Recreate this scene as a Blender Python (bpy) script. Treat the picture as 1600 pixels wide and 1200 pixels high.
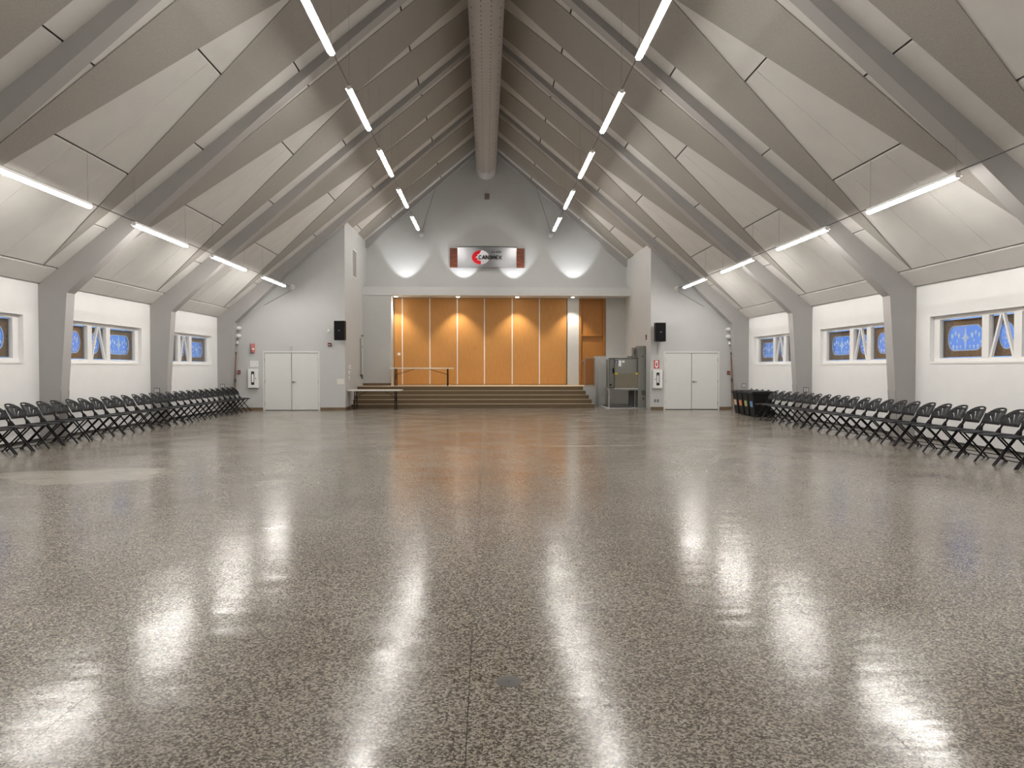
import bpy, bmesh, math, random
from mathutils import Vector, Matrix
random.seed(7)
for o in list(bpy.data.objects):
    bpy.data.objects.remove(o)
SC = bpy.context.scene
COL = SC.collection

# ------------------------------------------------------------------ camera
CAMH = 1.47
F_PX = 1150.0
yaw = math.atan(40 / F_PX)
pit = -math.atan(25 / F_PX * math.cos(yaw))
Fv = Vector((math.sin(yaw) * math.cos(pit), math.cos(yaw) * math.cos(pit), math.sin(pit)))
Rv = Fv.cross(Vector((0, 0, 1))).normalized()
Uv = Rv.cross(Fv)
cam = bpy.data.cameras.new('camera')
cam.sensor_width = 36
cam.lens = 36 * F_PX / 1600
cam.clip_start = 0.05
co = bpy.data.objects.new('camera', cam)
COL.objects.link(co)
co.matrix_world = Matrix(((Rv.x, Uv.x, -Fv.x, 0), (Rv.y, Uv.y, -Fv.y, 0), (Rv.z, Uv.z, -Fv.z, CAMH), (0, 0, 0, 1)))
SC.camera = co

# ------------------------------------------------------------------ world (blue dusk outside the windows), exposure
w = bpy.data.worlds.new('dusk_sky')
SC.world = w
w.use_nodes = True
bg = w.node_tree.nodes['Background']
bg.inputs[0].default_value = (0.27, 0.47, 0.86, 1)
bg.inputs[1].default_value = 0.46
SC.view_settings.view_transform = 'Standard'
SC.view_settings.look = 'None'
SC.view_settings.gamma = 1
SC.view_settings.use_curve_mapping = False
SC.view_settings.exposure = 1.55
LED = 30.0            # linear fixtures
SPOT_UP = 25.0
SPOT_DOWN = 80.0

# ------------------------------------------------------------------ materials
MATS = {}


def nt(name):
    m = bpy.data.materials.new(name)
    m.use_nodes = True
    b = m.node_tree.nodes['Principled BSDF']
    MATS[name] = m
    return m, m.node_tree.nodes, m.node_tree.links, b


def plain(name, c, rough=0.6, metal=0.0, var=0.0, scale=3.0, bump=0.0, bscale=200.0, coat=0.0, stretch=None):
    m, N, L, b = nt(name)
    b.inputs['Base Color'].default_value = (*c, 1)
    b.inputs['Roughness'].default_value = rough
    b.inputs['Metallic'].default_value = metal
    if coat:
        b.inputs['Coat Weight'].default_value = coat
    tc = N.new('ShaderNodeTexCoord')
    src = tc.outputs['Object']
    if stretch:
        mp = N.new('ShaderNodeMapping')
        mp.inputs['Scale'].default_value = stretch
        L.new(src, mp.inputs[0])
        src = mp.outputs[0]
    if var:
        n = N.new('ShaderNodeTexNoise')
        n.inputs['Scale'].default_value = scale
        n.inputs['Detail'].default_value = 5
        L.new(src, n.inputs['Vector'])
        r = N.new('ShaderNodeValToRGB')
        r.color_ramp.elements[0].position = 0.3
        r.color_ramp.elements[1].position = 0.7
        r.color_ramp.elements[0].color = (*[x * (1 - var) for x in c], 1)
        r.color_ramp.elements[1].color = (*[min(1, x * (1 + var)) for x in c], 1)
        L.new(n.outputs['Fac'], r.inputs[0])
        L.new(r.outputs[0], b.inputs['Base Color'])
    if bump:
        n = N.new('ShaderNodeTexNoise')
        n.inputs['Scale'].default_value = bscale
        n.inputs['Detail'].default_value = 3
        L.new(src, n.inputs['Vector'])
        bp = N.new('ShaderNodeBump')
        bp.inputs['Strength'].default_value = bump
        bp.inputs['Distance'].default_value = 0.01
        L.new(n.outputs['Fac'], bp.inputs['Height'])
        L.new(bp.outputs[0], b.inputs['Normal'])
    return m


plain('white_wall', (0.80, 0.795, 0.785), 0.55, var=0.015, bump=0.05)
plain('grey_wall', (0.54, 0.545, 0.535), 0.6, var=0.015, bump=0.05)
plain('rafter_paint', (0.375, 0.362, 0.35), 0.5, var=0.02, bump=0.03)
plain('ceiling_board', (0.63, 0.612, 0.582), 0.75, var=0.03, scale=2.0, bump=0.08, bscale=150)
plain('acoustic_board', (0.355, 0.332, 0.300), 0.9, var=0.14, scale=70, bump=0.35, bscale=90)
plain('dark_deck', (0.09, 0.08, 0.07), 0.9, var=0.1)
plain('white_paint', (0.80, 0.79, 0.77), 0.4, var=0.01)
plain('header_lit_grey', (0.60, 0.605, 0.595), 0.6, var=0.015, bump=0.05)  # wall grey made lighter: light falloff at the ledge put into the colour
plain('door_paint', (0.72, 0.725, 0.70), 0.45, var=0.01)
plain('brown_base', (0.17, 0.115, 0.065), 0.5, var=0.08)
plain('dark_base', (0.025, 0.023, 0.022), 0.5, var=0.1)
plain('black_plastic', (0.007, 0.007, 0.009), 0.42, var=0.15, bump=0.06, bscale=300)
plain('black_metal', (0.005, 0.005, 0.006), 0.4, metal=0.0, var=0.1)
plain('black_cloth', (0.006, 0.006, 0.007), 0.8, var=0.1, bump=0.2, bscale=600)
plain('bin_plastic', (0.007, 0.007, 0.008), 0.5, var=0.1)
plain('carpet', (0.15, 0.105, 0.06), 0.9, var=0.12, scale=120, bump=0.3, bscale=400)
plain('nosing', (0.40, 0.33, 0.23), 0.5, var=0.05)
plain('stage_floor', (0.52, 0.40, 0.27), 0.4, var=0.05)
plain('aluminium', (0.31, 0.31, 0.32), 0.33, metal=0.9, var=0.03, scale=40, stretch=(1, 1, 0.05))
plain('steel', (0.35, 0.35, 0.36), 0.3, metal=0.9, var=0.03)
plain('cable_steel', (0.10, 0.10, 0.10), 0.4, metal=0.5, var=0.05)
plain('wire_grey', (0.25, 0.24, 0.23), 0.4, metal=0.3, var=0.05)
plain('lift_grey', (0.235, 0.235, 0.215), 0.5, metal=0.15, var=0.04)
plain('lift_tan', (0.21, 0.185, 0.135), 0.45, metal=0.2, var=0.05)
plain('lift_dark', (0.10, 0.10, 0.095), 0.5, metal=0.2, var=0.04)
plain('lift_light', (0.45, 0.45, 0.43), 0.5, metal=0.2, var=0.04)
plain('yellow_label', (0.75, 0.52, 0.03), 0.5, var=0.05)
plain('blue_label', (0.02, 0.035, 0.12), 0.5, var=0.05)
plain('white_label', (0.85, 0.85, 0.85), 0.5, var=0.02)
plain('red_plastic', (0.16, 0.012, 0.014), 0.4, var=0.08)
plain('red_sign', (0.62, 0.045, 0.03), 0.5, var=0.05)
plain('pink_sign', (0.55, 0.16, 0.14), 0.5, var=0.05)
plain('glass_dark', (0.03, 0.03, 0.032), 0.1, var=0.1)
plain('grey_plate', (0.30, 0.29, 0.28), 0.5, var=0.03)
plain('duct_white', (0.50, 0.47, 0.455), 0.6, var=0.02)
plain('hole_dark', (0.02, 0.018, 0.016), 0.9, var=0.1)
plain('table_top', (0.74, 0.72, 0.67), 0.45, var=0.02)
plain('table_leg', (0.025, 0.02, 0.017), 0.4, metal=0.3, var=0.05)
plain('logo_red', (0.62, 0.006, 0.012), 0.8, var=0.02)
plain('logo_white', (0.80, 0.80, 0.82), 0.4, var=0.02)
plain('logo_black', (0.004, 0.004, 0.004), 0.9, var=0.02)
plain('pole_wood', (0.30, 0.14, 0.075), 0.5, var=0.15)
plain('bin_beige', (0.62, 0.47, 0.30), 0.5, var=0.05)
plain('bin_orange', (0.66, 0.22, 0.10), 0.5, var=0.05)
plain('bin_green', (0.40, 0.42, 0.14), 0.5, var=0.05)
plain('bin_blue', (0.16, 0.33, 0.58), 0.5, var=0.05)
plain('plug_grey', (0.105, 0.098, 0.092), 0.4, var=0.06, scale=40)
plain('window_brown', (0.20, 0.125, 0.065), 0.5, var=0.35, scale=9, stretch=(1, 1, 6))
plain('ring_pale', (0.55, 0.62, 0.72), 0.5, var=0.03)
plain('etch', (0.70, 0.80, 0.95), 0.6, var=0.03)


def wood(name, c0, c1, rough, grain, sc):
    m, N, L, b = nt(name)
    tc = N.new('ShaderNodeTexCoord')
    mp = N.new('ShaderNodeMapping')
    mp.inputs['Scale'].default_value = grain
    L.new(tc.outputs['Object'], mp.inputs[0])
    n = N.new('ShaderNodeTexNoise')
    n.inputs['Scale'].default_value = sc
    n.inputs['Detail'].default_value = 6
    n.inputs['Distortion'].default_value = 0.4
    L.new(mp.outputs[0], n.inputs['Vector'])
    r = N.new('ShaderNodeValToRGB')
    r.color_ramp.elements[0].position = 0.32
    r.color_ramp.elements[1].position = 0.68
    r.color_ramp.elements[0].color = (*c0, 1)
    r.color_ramp.elements[1].color = (*c1, 1)
    L.new(n.outputs['Fac'], r.inputs[0])
    L.new(r.outputs[0], b.inputs['Base Color'])
    b.inputs['Roughness'].default_value = rough


wood('oak_veneer', (0.44, 0.20, 0.048), (0.56, 0.275, 0.075), 0.5, (14, 14, 0.5), 6)
wood('oak_door', (0.34, 0.135, 0.022), (0.44, 0.19, 0.038), 0.45, (14, 14, 0.5), 6)
wood('red_plank', (0.05, 0.012, 0.005), (0.25, 0.062, 0.026), 0.5, (1, 12, 12), 4)


def glass(name, c, rough, tint=1.0, alpha_mix=0.85):
    m, N, L, b = nt(name)
    out = N['Material Output']
    tr = N.new('ShaderNodeBsdfTransparent')
    tr.inputs[0].default_value = (*c, 1)
    gl = N.new('ShaderNodeBsdfGlossy')
    gl.inputs['Roughness'].default_value = rough
    lw = N.new('ShaderNodeLayerWeight')       # facing is symmetric on both sides of the sheet
    pw = N.new('ShaderNodeMath')
    pw.operation = 'POWER'
    pw.inputs[1].default_value = 5.0
    L.new(lw.outputs['Facing'], pw.inputs[0])
    fr = N.new('ShaderNodeMath')
    fr.operation = 'MULTIPLY_ADD'
    fr.inputs[1].default_value = 0.9
    fr.inputs[2].default_value = 0.035
    L.new(pw.outputs[0], fr.inputs[0])
    mx = N.new('ShaderNodeMixShader')
    L.new(fr.outputs[0], mx.inputs[0])
    L.new(tr.outputs[0], mx.inputs[1])
    L.new(gl.outputs[0], mx.inputs[2])
    L.new(mx.outputs[0], out.inputs[0])


glass('clear_pane', (0.93, 0.95, 0.97), 0.02)
glass('blue_pane', (0.70, 0.78, 0.92), 0.08)
glass('rail_pane', (0.78, 0.74, 0.70), 0.15)


def emit(name, c, s):
    m, N, L, b = nt(name)
    b.inputs['Base Color'].default_value = (0.9, 0.9, 0.9, 1)
    b.inputs['Emission Color'].default_value = (*c, 1)
    b.inputs['Emission Strength'].default_value = s


emit('led', (1.0, 0.965, 0.92), LED)
emit('lens_glow', (1.0, 0.93, 0.82), 12.0)


def floor_mat():
    m, N, L, b = nt('terrazzo')
    tc = N.new('ShaderNodeTexCoord')
    P = tc.outputs['Object']
    info = N.new('ShaderNodeObjectInfo')

    def mul(a, k):
        v = N.new('ShaderNodeMath')
        v.operation = 'MULTIPLY'
        v.inputs[1].default_value = k
        L.new(a, v.inputs[0])
        return v.outputs[0]

    def vor(s):
        v = N.new('ShaderNodeTexVoronoi')
        v.inputs['Scale'].default_value = s
        L.new(P, v.inputs['Vector'])
        return v

    def ramp(src, stops):
        r = N.new('ShaderNodeValToRGB')
        e = r.color_ramp.elements
        while len(e) < len(stops):
            e.new(0.5)
        for k, (p, c) in enumerate(stops):
            e[k].position = p
            e[k].color = (*c, 1) if len(c) == 3 else c
        L.new(src, r.inputs[0])
        return r.outputs[0]

    def mix(f, a, c, bt='MIX'):
        x = N.new('ShaderNodeMix')
        x.data_type = 'RGBA'
        x.blend_type = bt
        if isinstance(f, float):
            x.inputs[0].default_value = f
        else:
            L.new(f, x.inputs[0])
        L.new(a, x.inputs[6])
        L.new(c, x.inputs[7])
        return x.outputs[2]

    v1 = vor(108)
    sep = N.new('ShaderNodeSeparateColor')
    L.new(v1.outputs['Color'], sep.inputs[0])
    agg = ramp(sep.outputs[0], [(0.0, (0.025, 0.021, 0.018)), (0.25, (0.07, 0.058, 0.048)), (0.46, (0.28, 0.246, 0.207)),
                                (0.62, (0.47, 0.425, 0.365)), (0.85, (0.62, 0.58, 0.51)), (1.0, (0.74, 0.71, 0.66))])
    v2 = vor(205)
    sep2 = N.new('ShaderNodeSeparateColor')
    L.new(v2.outputs['Color'], sep2.inputs[0])
    fine = ramp(sep2.outputs[1], [(0.0, (0.13, 0.11, 0.092)), (0.5, (0.43, 0.39, 0.335)), (1.0, (0.64, 0.60, 0.53))])
    c = mix(0.22, agg, fine)
    n1 = N.new('ShaderNodeTexNoise')
    n1.inputs['Scale'].default_value = 0.55
    n1.inputs['Detail'].default_value = 6
    L.new(P, n1.inputs['Vector'])
    tint = ramp(n1.outputs['Fac'], [(0.3, (0.84, 0.80, 0.75)), (0.5, (1.0, 0.985, 0.95)), (0.72, (1.10, 1.10, 1.06))])
    c = mix(1.0, c, tint, 'MULTIPLY')
    dim = N.new('ShaderNodeRGB')
    dim.outputs[0].default_value = (0.69, 0.68, 0.665, 1)
    c = mix(1.0, c, dim.outputs[0], 'MULTIPLY')

    # pale worn patches (fixed shapes on the slab)
    def patch(cx, cy, sx, sy, wob):
        sub = N.new('ShaderNodeVectorMath')
        sub.operation = 'SUBTRACT'
        sub.inputs[1].default_value = (cx, cy, 0)
        L.new(P, sub.inputs[0])
        nn = N.new('ShaderNodeTexNoise')
        nn.inputs['Scale'].default_value = 0.9
        L.new(P, nn.inputs['Vector'])
        ad = N.new('ShaderNodeVectorMath')
        ad.operation = 'MULTIPLY_ADD'
        ad.inputs[1].default_value = (wob, wob, 0)
        L.new(nn.outputs['Color'], ad.inputs[0])
        L.new(sub.outputs[0], ad.inputs[2])
        sc = N.new('ShaderNodeVectorMath')
        sc.operation = 'MULTIPLY'
        sc.inputs[1].default_value = (1 / sx, 1 / sy, 0)
        L.new(ad.outputs[0], sc.inputs[0])
        ln = N.new('ShaderNodeVectorMath')
        ln.operation = 'LENGTH'
        L.new(sc.outputs[0], ln.inputs[0])
        return ramp(ln.outputs['Value'], [(0.80, (0.55, 0.55, 0.55)), (1.0, (0, 0, 0))])

    pale = N.new('ShaderNodeRGB')
    pale.outputs[0].default_value = (0.50, 0.465, 0.39, 1)
    for a in ((-4.95, 10.75, 1.25, 0.8, 1.2), (2.2, 14.1, 1.15, 0.16, 0.5)):
        c = mix(patch(*a), c, pale.outputs[0])
    L.new(c, b.inputs['Base Color'])
    n2 = N.new('ShaderNodeTexNoise')
    n2.inputs['Scale'].default_value = 1.2
    n2.inputs['Detail'].default_value = 5
    L.new(P, n2.inputs['Vector'])
    rr = N.new('ShaderNodeMapRange')
    rr.inputs['From Min'].default_value = 0.3
    rr.inputs['From Max'].default_value = 0.7
    rr.inputs['To Min'].default_value = 0.13
    rr.inputs['To Max'].default_value = 0.24
    L.new(n2.outputs['Fac'], rr.inputs['Value'])
    L.new(rr.outputs[0], b.inputs['Roughness'])
    b.inputs['Specular IOR Level'].default_value = 0.65
    # relief: aggregate plus a slightly uneven polish
    n3 = N.new('ShaderNodeTexNoise')
    n3.inputs['Scale'].default_value = 3.0
    n3.inputs['Detail'].default_value = 2
    mp = N.new('ShaderNodeMapping')
    mp.inputs['Scale'].default_value = (0.5, 1.6, 1)
    L.new(P, mp.inputs[0])
    L.new(mp.outputs[0], n3.inputs['Vector'])
    b1 = N.new('ShaderNodeBump')
    b1.inputs['Strength'].default_value = 0.22
    b1.inputs['Distance'].default_value = 0.02
    L.new(n3.outputs['Fac'], b1.inputs['Height'])
    b2 = N.new('ShaderNodeBump')
    b2.inputs['Strength'].default_value = 0.32
    b2.inputs['Distance'].default_value = 0.004
    L.new(sep.outputs[0], b2.inputs['Height'])
    L.new(b1.outputs[0], b2.inputs['Normal'])
    L.new(b2.outputs[0], b.inputs['Normal'])


for nm_ in ('black_plastic', 'black_metal', 'bin_plastic', 'table_leg', 'black_cloth'):
    MATS[nm_].node_tree.nodes['Principled BSDF'].inputs['Specular IOR Level'].default_value = 0.22
floor_mat()

# ------------------------------------------------------------------ builders


class MB:
    def __init__(s):
        s.v = []
        s.f = []
        s.sm = []

    def add(s, vs, fs, smooth=False):
        o = len(s.v)
        s.v += [tuple(p) for p in vs]
        s.f += [[o + i for i in q] for q in fs]
        s.sm += [smooth] * len(fs)
        return s

    def box(s, x0, x1, y0, y1, z0, z1):
        return s.add([(x0, y0, z0), (x1, y0, z0), (x1, y1, z0), (x0, y1, z0), (x0, y0, z1), (x1, y0, z1), (x1, y1, z1), (x0, y1, z1)],
                     [(0, 3, 2, 1), (4, 5, 6, 7), (0, 1, 5, 4), (1, 2, 6, 5), (2, 3, 7, 6), (3, 0, 4, 7)])

    def hexa(s, p):   # eight points: bottom 4, top 4
        return s.add(p, [(0, 3, 2, 1), (4, 5, 6, 7), (0, 1, 5, 4), (1, 2, 6, 5), (2, 3, 7, 6), (3, 0, 4, 7)])

    def prism(s, pts, axis, a, b):   # pts: 2-D polygon in the other two axes (in x,y,z order)
        def P(p, t):
            return {'x': (t, p[0], p[1]), 'y': (p[0], t, p[1]), 'z': (p[0], p[1], t)}[axis]
        n = len(pts)
        return s.add([P(p, a) for p in pts] + [P(p, b) for p in pts],
                     [list(range(n)), list(range(2 * n - 1, n - 1, -1))] + [(i, (i + 1) % n, n + (i + 1) % n, n + i) for i in range(n)])

    def tube(s, pts, r, n=8):   # bent tube through points
        pts = [Vector(p) for p in pts]
        rs = r if isinstance(r, (list, tuple)) else [r] * len(pts)
        vs, fs = [], []
        for k, p in enumerate(pts):
            d = (pts[min(k + 1, len(pts) - 1)] - pts[max(k - 1, 0)]).normalized()
            a = d.orthogonal().normalized() if k == 0 else (a - d * a.dot(d)).normalized()
            c = d.cross(a)
            for j in range(n):
                t = 2 * math.pi * j / n
                vs.append(p + (a * math.cos(t) + c * math.sin(t)) * rs[k])
        for k in range(len(pts) - 1):
            for j in range(n):
                fs.append((k * n + j, k * n + (j + 1) % n, (k + 1) * n + (j + 1) % n, (k + 1) * n + j))
        o = len(s.f)
        s.add(vs, fs, True)
        s.add([vs[j] for j in range(n)], [list(range(n - 1, -1, -1))])
        s.add(vs[-n:], [list(range(n))])
        return s

    def disc(s, c, nrm, r, h=0.002, n=14):
        c = Vector(c)
        nrm = Vector(nrm).normalized()
        return s.tube([c, c + nrm * h], r, n)

    def mesh(s, name, mat, bevel=0.0, seg=1):
        me = bpy.data.meshes.new(name)
        me.from_pydata(s.v, [], s.f)
        for i, p in enumerate(me.polygons):
            p.use_smooth = s.sm[i]
        bm = bmesh.new()
        bm.from_mesh(me)
        bmesh.ops.recalc_face_normals(bm, faces=bm.faces)
        if bevel:
            es = [e for e in bm.edges if len(e.link_faces) == 2 and e.calc_face_angle(0) > 0.5]
            bmesh.ops.bevel(bm, geom=es, offset=bevel, segments=seg, affect='EDGES', profile=0.6)
        bm.to_mesh(me)
        bm.free()
        me.materials.append(MATS[mat])
        return me

    def build(s, name, mat, parent=None, bevel=0.0, seg=1, loc=None):
        return link(name, s.mesh(name, mat, bevel, seg), parent, loc)


def link(name, me, parent=None, loc=None):
    o = bpy.data.objects.new(name, me)
    COL.objects.link(o)
    if parent is not None:
        o.parent = parent
    if loc:
        o.location = loc
    return o


def tag(o, label=None, cat=None, group=None, kind=None):
    if label:
        o['label'] = label
    if cat:
        o['category'] = cat
    if group:
        o['group'] = group
    if kind:
        o['kind'] = kind
    return o


def thing(name, label, cat, loc=(0, 0, 0), rz=0.0, group=None, kind=None):
    o = bpy.data.objects.new(name, None)
    o.empty_display_size = 0.1
    COL.objects.link(o)
    o.location = loc
    o.rotation_euler = (0, 0, rz)
    return tag(o, label, cat, group, kind)


def copy_tree(o, parent=None):
    c = o.copy()
    COL.objects.link(c)
    c.parent = parent
    for ch in list(o.children):
        copy_tree(ch, c)
    return c


def curve_mesh(name, loops, ext, mat):   # 2-D loops; inner loops become holes; lies in XY, thickness along Z
    cu = bpy.data.curves.new(name, 'CURVE')
    cu.dimensions = '2D'
    cu.fill_mode = 'BOTH'
    cu.extrude = ext
    for lp in loops:
        sp = cu.splines.new('POLY')
        sp.points.add(len(lp) - 1)
        for k, p in enumerate(lp):
            sp.points[k].co = (p[0], p[1], 0, 1)
        sp.use_cyclic_u = True
    ob = bpy.data.objects.new(name, cu)
    COL.objects.link(ob)
    dg = bpy.context.evaluated_depsgraph_get()
    me = bpy.data.meshes.new_from_object(ob.evaluated_get(dg))
    bpy.data.objects.remove(ob)
    me.name = name
    me.materials.clear()
    me.materials.append(MATS[mat])
    return me


def text_mesh(name, body, size, ext, mat, bold=0.0, sx=1.0):
    cu = bpy.data.curves.new(name, 'FONT')
    cu.body = body
    cu.size = size
    cu.extrude = ext
    cu.offset = bold
    cu.resolution_u = 3
    ob = bpy.data.objects.new(name, cu)
    COL.objects.link(ob)
    dg = bpy.context.evaluated_depsgraph_get()
    me = bpy.data.meshes.new_from_object(ob.evaluated_get(dg))
    bpy.data.objects.remove(ob)
    me.materials.clear()
    me.materials.append(MATS[mat])
    xs = [v.co.x for v in me.vertices]
    x0 = min(xs)
    for v in me.vertices:
        v.co.x = (v.co.x - x0) * sx
    return me


def remap(me, fn):
    for v in me.vertices:
        v.co = fn(v.co)
    me.update()
    return me


ORD = ['', 'first', 'second', 'third', 'fourth', 'fifth', 'sixth', 'seventh', 'eighth', 'ninth', 'tenth', 'eleventh', 'twelfth', 'thirteenth',
       'fourteenth', 'fifteenth', 'sixteenth', 'seventeenth', 'eighteenth', 'nineteenth', 'twentieth', 'twenty-first', 'twenty-second',
       'twenty-third', 'twenty-fourth', 'twenty-fifth', 'twenty-sixth', 'twenty-seventh', 'twenty-eighth', 'twenty-ninth', 'thirtieth']

# ------------------------------------------------------------------ room dimensions
XW = 9.1
ZR, SL = 10.68, 0.826
Y0 = -4.3
DW = 25.75            # wall with the double doors
GY = 30.40            # gable wall
XL, XR = -4.9, 5.78   # sides of the stage recess
BAY = 4.97
FR = [25.25 - BAY * k for k in range(6)]     # near faces of the portal frames
FT = 0.30
STZ = 0.771


def roof(ax, off=0.0):
    return ZR - SL * abs(ax) - off


# ---- floor: strips poured side by side
fb = MB().box(-XW - 0.3, XW + 0.3, Y0 - 0.2, 31.0, -0.12, -0.012).build('floor', 'plug_grey')
tag(fb, kind='structure')
g = 0.0014
xs = [-XW - 0.05] + [-0.08 + 1.71 * k for k in range(-5, 6)] + [XW + 0.05]
for a, b_ in zip(xs[:-1], xs[1:]):
    MB().box(a + g, b_ - g, Y0 - 0.1, 30.9, -0.012, 0.0).build('floor_slab', 'terrazzo', fb)

# ---- ceiling deck
dk = MB()
for s in (-1, 1):
    dk.hexa([(0, Y0, roof(0, -0.05)), (s * (XW + 0.3), Y0, roof(XW + 0.3, -0.05)), (s * (XW + 0.3), 30.7, roof(XW + 0.3, -0.05)), (0, 30.7, roof(0, -0.05)),
             (0, Y0, roof(0, -0.25)), (s * (XW + 0.3), Y0, roof(XW + 0.3, -0.25)), (s * (XW + 0.3), 30.7, roof(XW + 0.3, -0.25)), (0, 30.7, roof(0, -0.25))])
deck = dk.build('ceiling', 'dark_deck')
tag(deck, kind='structure')


def roof_slab(s, poly, o0, o1):
    n = len(poly)
    m = MB()
    m.add([(s * a, y, roof(a, o0)) for a, y in poly] + [(s * a, y, roof(a, o1)) for a, y in poly],
          [list(range(n)), list(range(2 * n - 1, n - 1, -1))] + [(i, (i + 1) % n, n + (i + 1) % n, n + i) for i in range(n)])
    return m


GH = [(9.0, 1.9), (8.69, 1.832), (6.75, 1.20), (4.78, 0.55), (3.2, 0.012), (1.84, 0.17), (0.22, 0.36)]   # half-width of the light field between the dark boards


def ghalf(ax):
    for (a0, h0), (a1, h1) in zip(GH[:-1], GH[1:]):
        if a0 >= ax >= a1:
            return h0 + (h1 - h0) * (a0 - ax) / (a0 - a1)
    return GH[-1][1]


GR = 0.018   # half groove
HB = (BAY - FT) / 2


def bay_meshes(s):
    """panels of one bay, y measured from the bay centre"""
    out = []
    e = HB + 0.01
    st = HB - 0.50          # strip edge beside the rafter
    # row along the wall, one seam
    for a, b_ in ((-e, -0.004), (0.004, e)):
        out.append(('ceiling_panel', 'ceiling_board', roof_slab(s, [(9.06, a), (9.06, b_), (8.71 + GR, b_), (8.71 + GR, a)], -0.03, 0.0)))
    # strips beside the rafters
    cuts = [8.71, 7.73, 5.77, 3.82, 1.83, 0.05]
    for a0, a1 in zip(cuts[:-1], cuts[1:]):
        for q in (-1, 1):
            lo, hi = (st - 0.08, e)
            out.append(('ceiling_panel', 'ceiling_board', roof_slab(s, [(a0 - GR, q * lo), (a0 - GR, q * hi), (a1 + (GR if a1 > 0.1 else 0), q * hi), (a1 + (GR if a1 > 0.1 else 0), q * lo)], -0.03, 0.0)))
    # central field
    rows = [(8.71, 6.74, [-1.752, -0.62, 0.62, 1.752]), (6.74, 4.77, [-1.35, 0, 1.35]), (4.77, 1.84, [-0.75, 0.75]), (1.84, 0.05, [-0.6, 0.6])]
    for a0, a1, ys in rows:
        for y0, y1 in zip(ys[:-1], ys[1:]):
            out.append(('ceiling_panel', 'ceiling_board', roof_slab(s, [(a0 - GR, y0 + 0.004), (a0 - GR, y1 - 0.004), (a1 + (GR if a1 > 0.1 else 0), y1 - 0.004), (a1 + (GR if a1 > 0.1 else 0), y0 + 0.004)], -0.03, 0.0)))
    # dark tapering acoustic boards
    for q in (-1, 1):
        pts = [(8.69, q * st)] + [(a, q * h) for a, h in GH[1:]] + [(0.22, q * st)]
        out.append(('acoustic_board', 'acoustic_board', roof_slab(s, pts[::1], 0.002, 0.024)))
    return out


bays = [FR[k] + FT + HB for k in range(0, 5)]
for s in (-1, 1):
    for nm, mt, mb in bay_meshes(s):
        me = mb.mesh(nm, mt)
        for c in bays:
            link(nm, me, deck, (0, c, 0))
for s in (-1, 1):     # plain boarding of the part behind the camera
    roof_slab(s, [(9.06, Y0), (9.06, FR[4] + 0.1), (0.0, FR[4] + 0.1), (0.0, Y0)], -0.03, 0.0).build('ceiling_panel', 'ceiling_board', deck)

# ---- portal frames
fname = ['at the double doors', 'second from the double doors', 'third from the double doors', 'fourth from the double doors', 'fifth from the double doors', 'nearest the camera']
for k, y in enumerate(FR + [30.12]):
    t = thing('portal_frame', 'grey gable rafters above the stage wall' if k == 6 else 'grey portal frame of columns and rafters, ' + fname[k], 'frame', (0, y, 0), kind='structure')
    th = FT if k < 6 else 0.27
    for s in (-1, 1):
        if k < 6:
            MB().prism([(s * XW, 0), (s * 8.74, 0), (s * 8.53, 3.0), (s * XW, 3.163)], 'y', 0, th).build('column', 'rafter_paint', t)
            MB().prism([(s * XW, 3.163), (s * 8.53, 3.0), (s * 6.8, roof(6.8, 0.41)), (s * 4.5, roof(4.5, 0.26)), (0, 10.56), (0, 10.68)], 'y', 0, th).build('rafter', 'rafter_paint', t)
            for yy in (0.0, th - 0.02):
                MB().hexa([(s * 8.745, yy - 0.003, 0), (s * 8.735, yy - 0.003, 0), (s * 8.735, yy + 0.023, 0), (s * 8.745, yy + 0.023, 0),
                         (s * 8.675, yy - 0.003, 1.0), (s * 8.664, yy - 0.003, 1.0), (s * 8.664, yy + 0.023, 1.0), (s * 8.675, yy + 0.023, 1.0)]).build('corner_guard', 'grey_plate', t)
        else:
            xe = abs(XL) if s < 0 else XR
            MB().prism([(s * xe, roof(xe)), (s * xe, roof(xe) - 0.29), (0, 10.56), (0, 10.68)], 'y', 0, th).build('rafter', 'rafter_paint', t)

# ---- side walls with window openings
WZ0, WZ1 = 1.59, 2.52
WC = [FR[k] + 2.50 for k in (1, 2, 3, 4)]      # window centres
WH = 1.98
for s, nm in ((-1, 'wall_left'), (1, 'wall_right')):
    m = MB()
    a, b_ = s * XW, s * (XW + 0.42)
    x0, x1 = min(a, b_), max(a, b_)
    m.box(x0, x1, Y0, 26.0, -0.02, WZ0)
    m.box(x0, x1, Y0, 26.0, WZ1, 3.30)
    ys = [Y0] + sorted([c - WH for c in WC] + [c + WH for c in WC]) + [26.0]
    for q in range(0, len(ys), 2):
        m.box(x0, x1, ys[q], ys[q + 1], WZ0, WZ1)
    tag(m.build(nm, 'white_wall'), kind='structure')
    m = MB()
    bx = s * (XW - 0.018)
    m.box(min(bx, a), max(bx, a), Y0, 25.7, 0, 0.04)
    tag(m.build('baseboard_' + ('left' if s < 0 else 'right'), 'dark_base'), kind='structure')


# ---- windows
def stadium(w, h, n=8):
    r = h / 2
    p = []
    for k in range(n + 1):
        t = -math.pi / 2 + math.pi * k / n
        p.append((w / 2 - r * 0.75 + r * 0.75 * math.cos(t), r * math.sin(t)))
    for k in range(n + 1):
        t = math.pi / 2 + math.pi * k / n
        p.append((-w / 2 + r * 0.75 + r * 0.75 * math.cos(t), r * math.sin(t)))
    return p


def ell(w, h, n=24, cx=0, cy=0):
    return [(cx + w / 2 * math.cos(2 * math.pi * k / n), cy + h / 2 * math.sin(2 * math.pi * k / n)) for k in range(n)]


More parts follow.
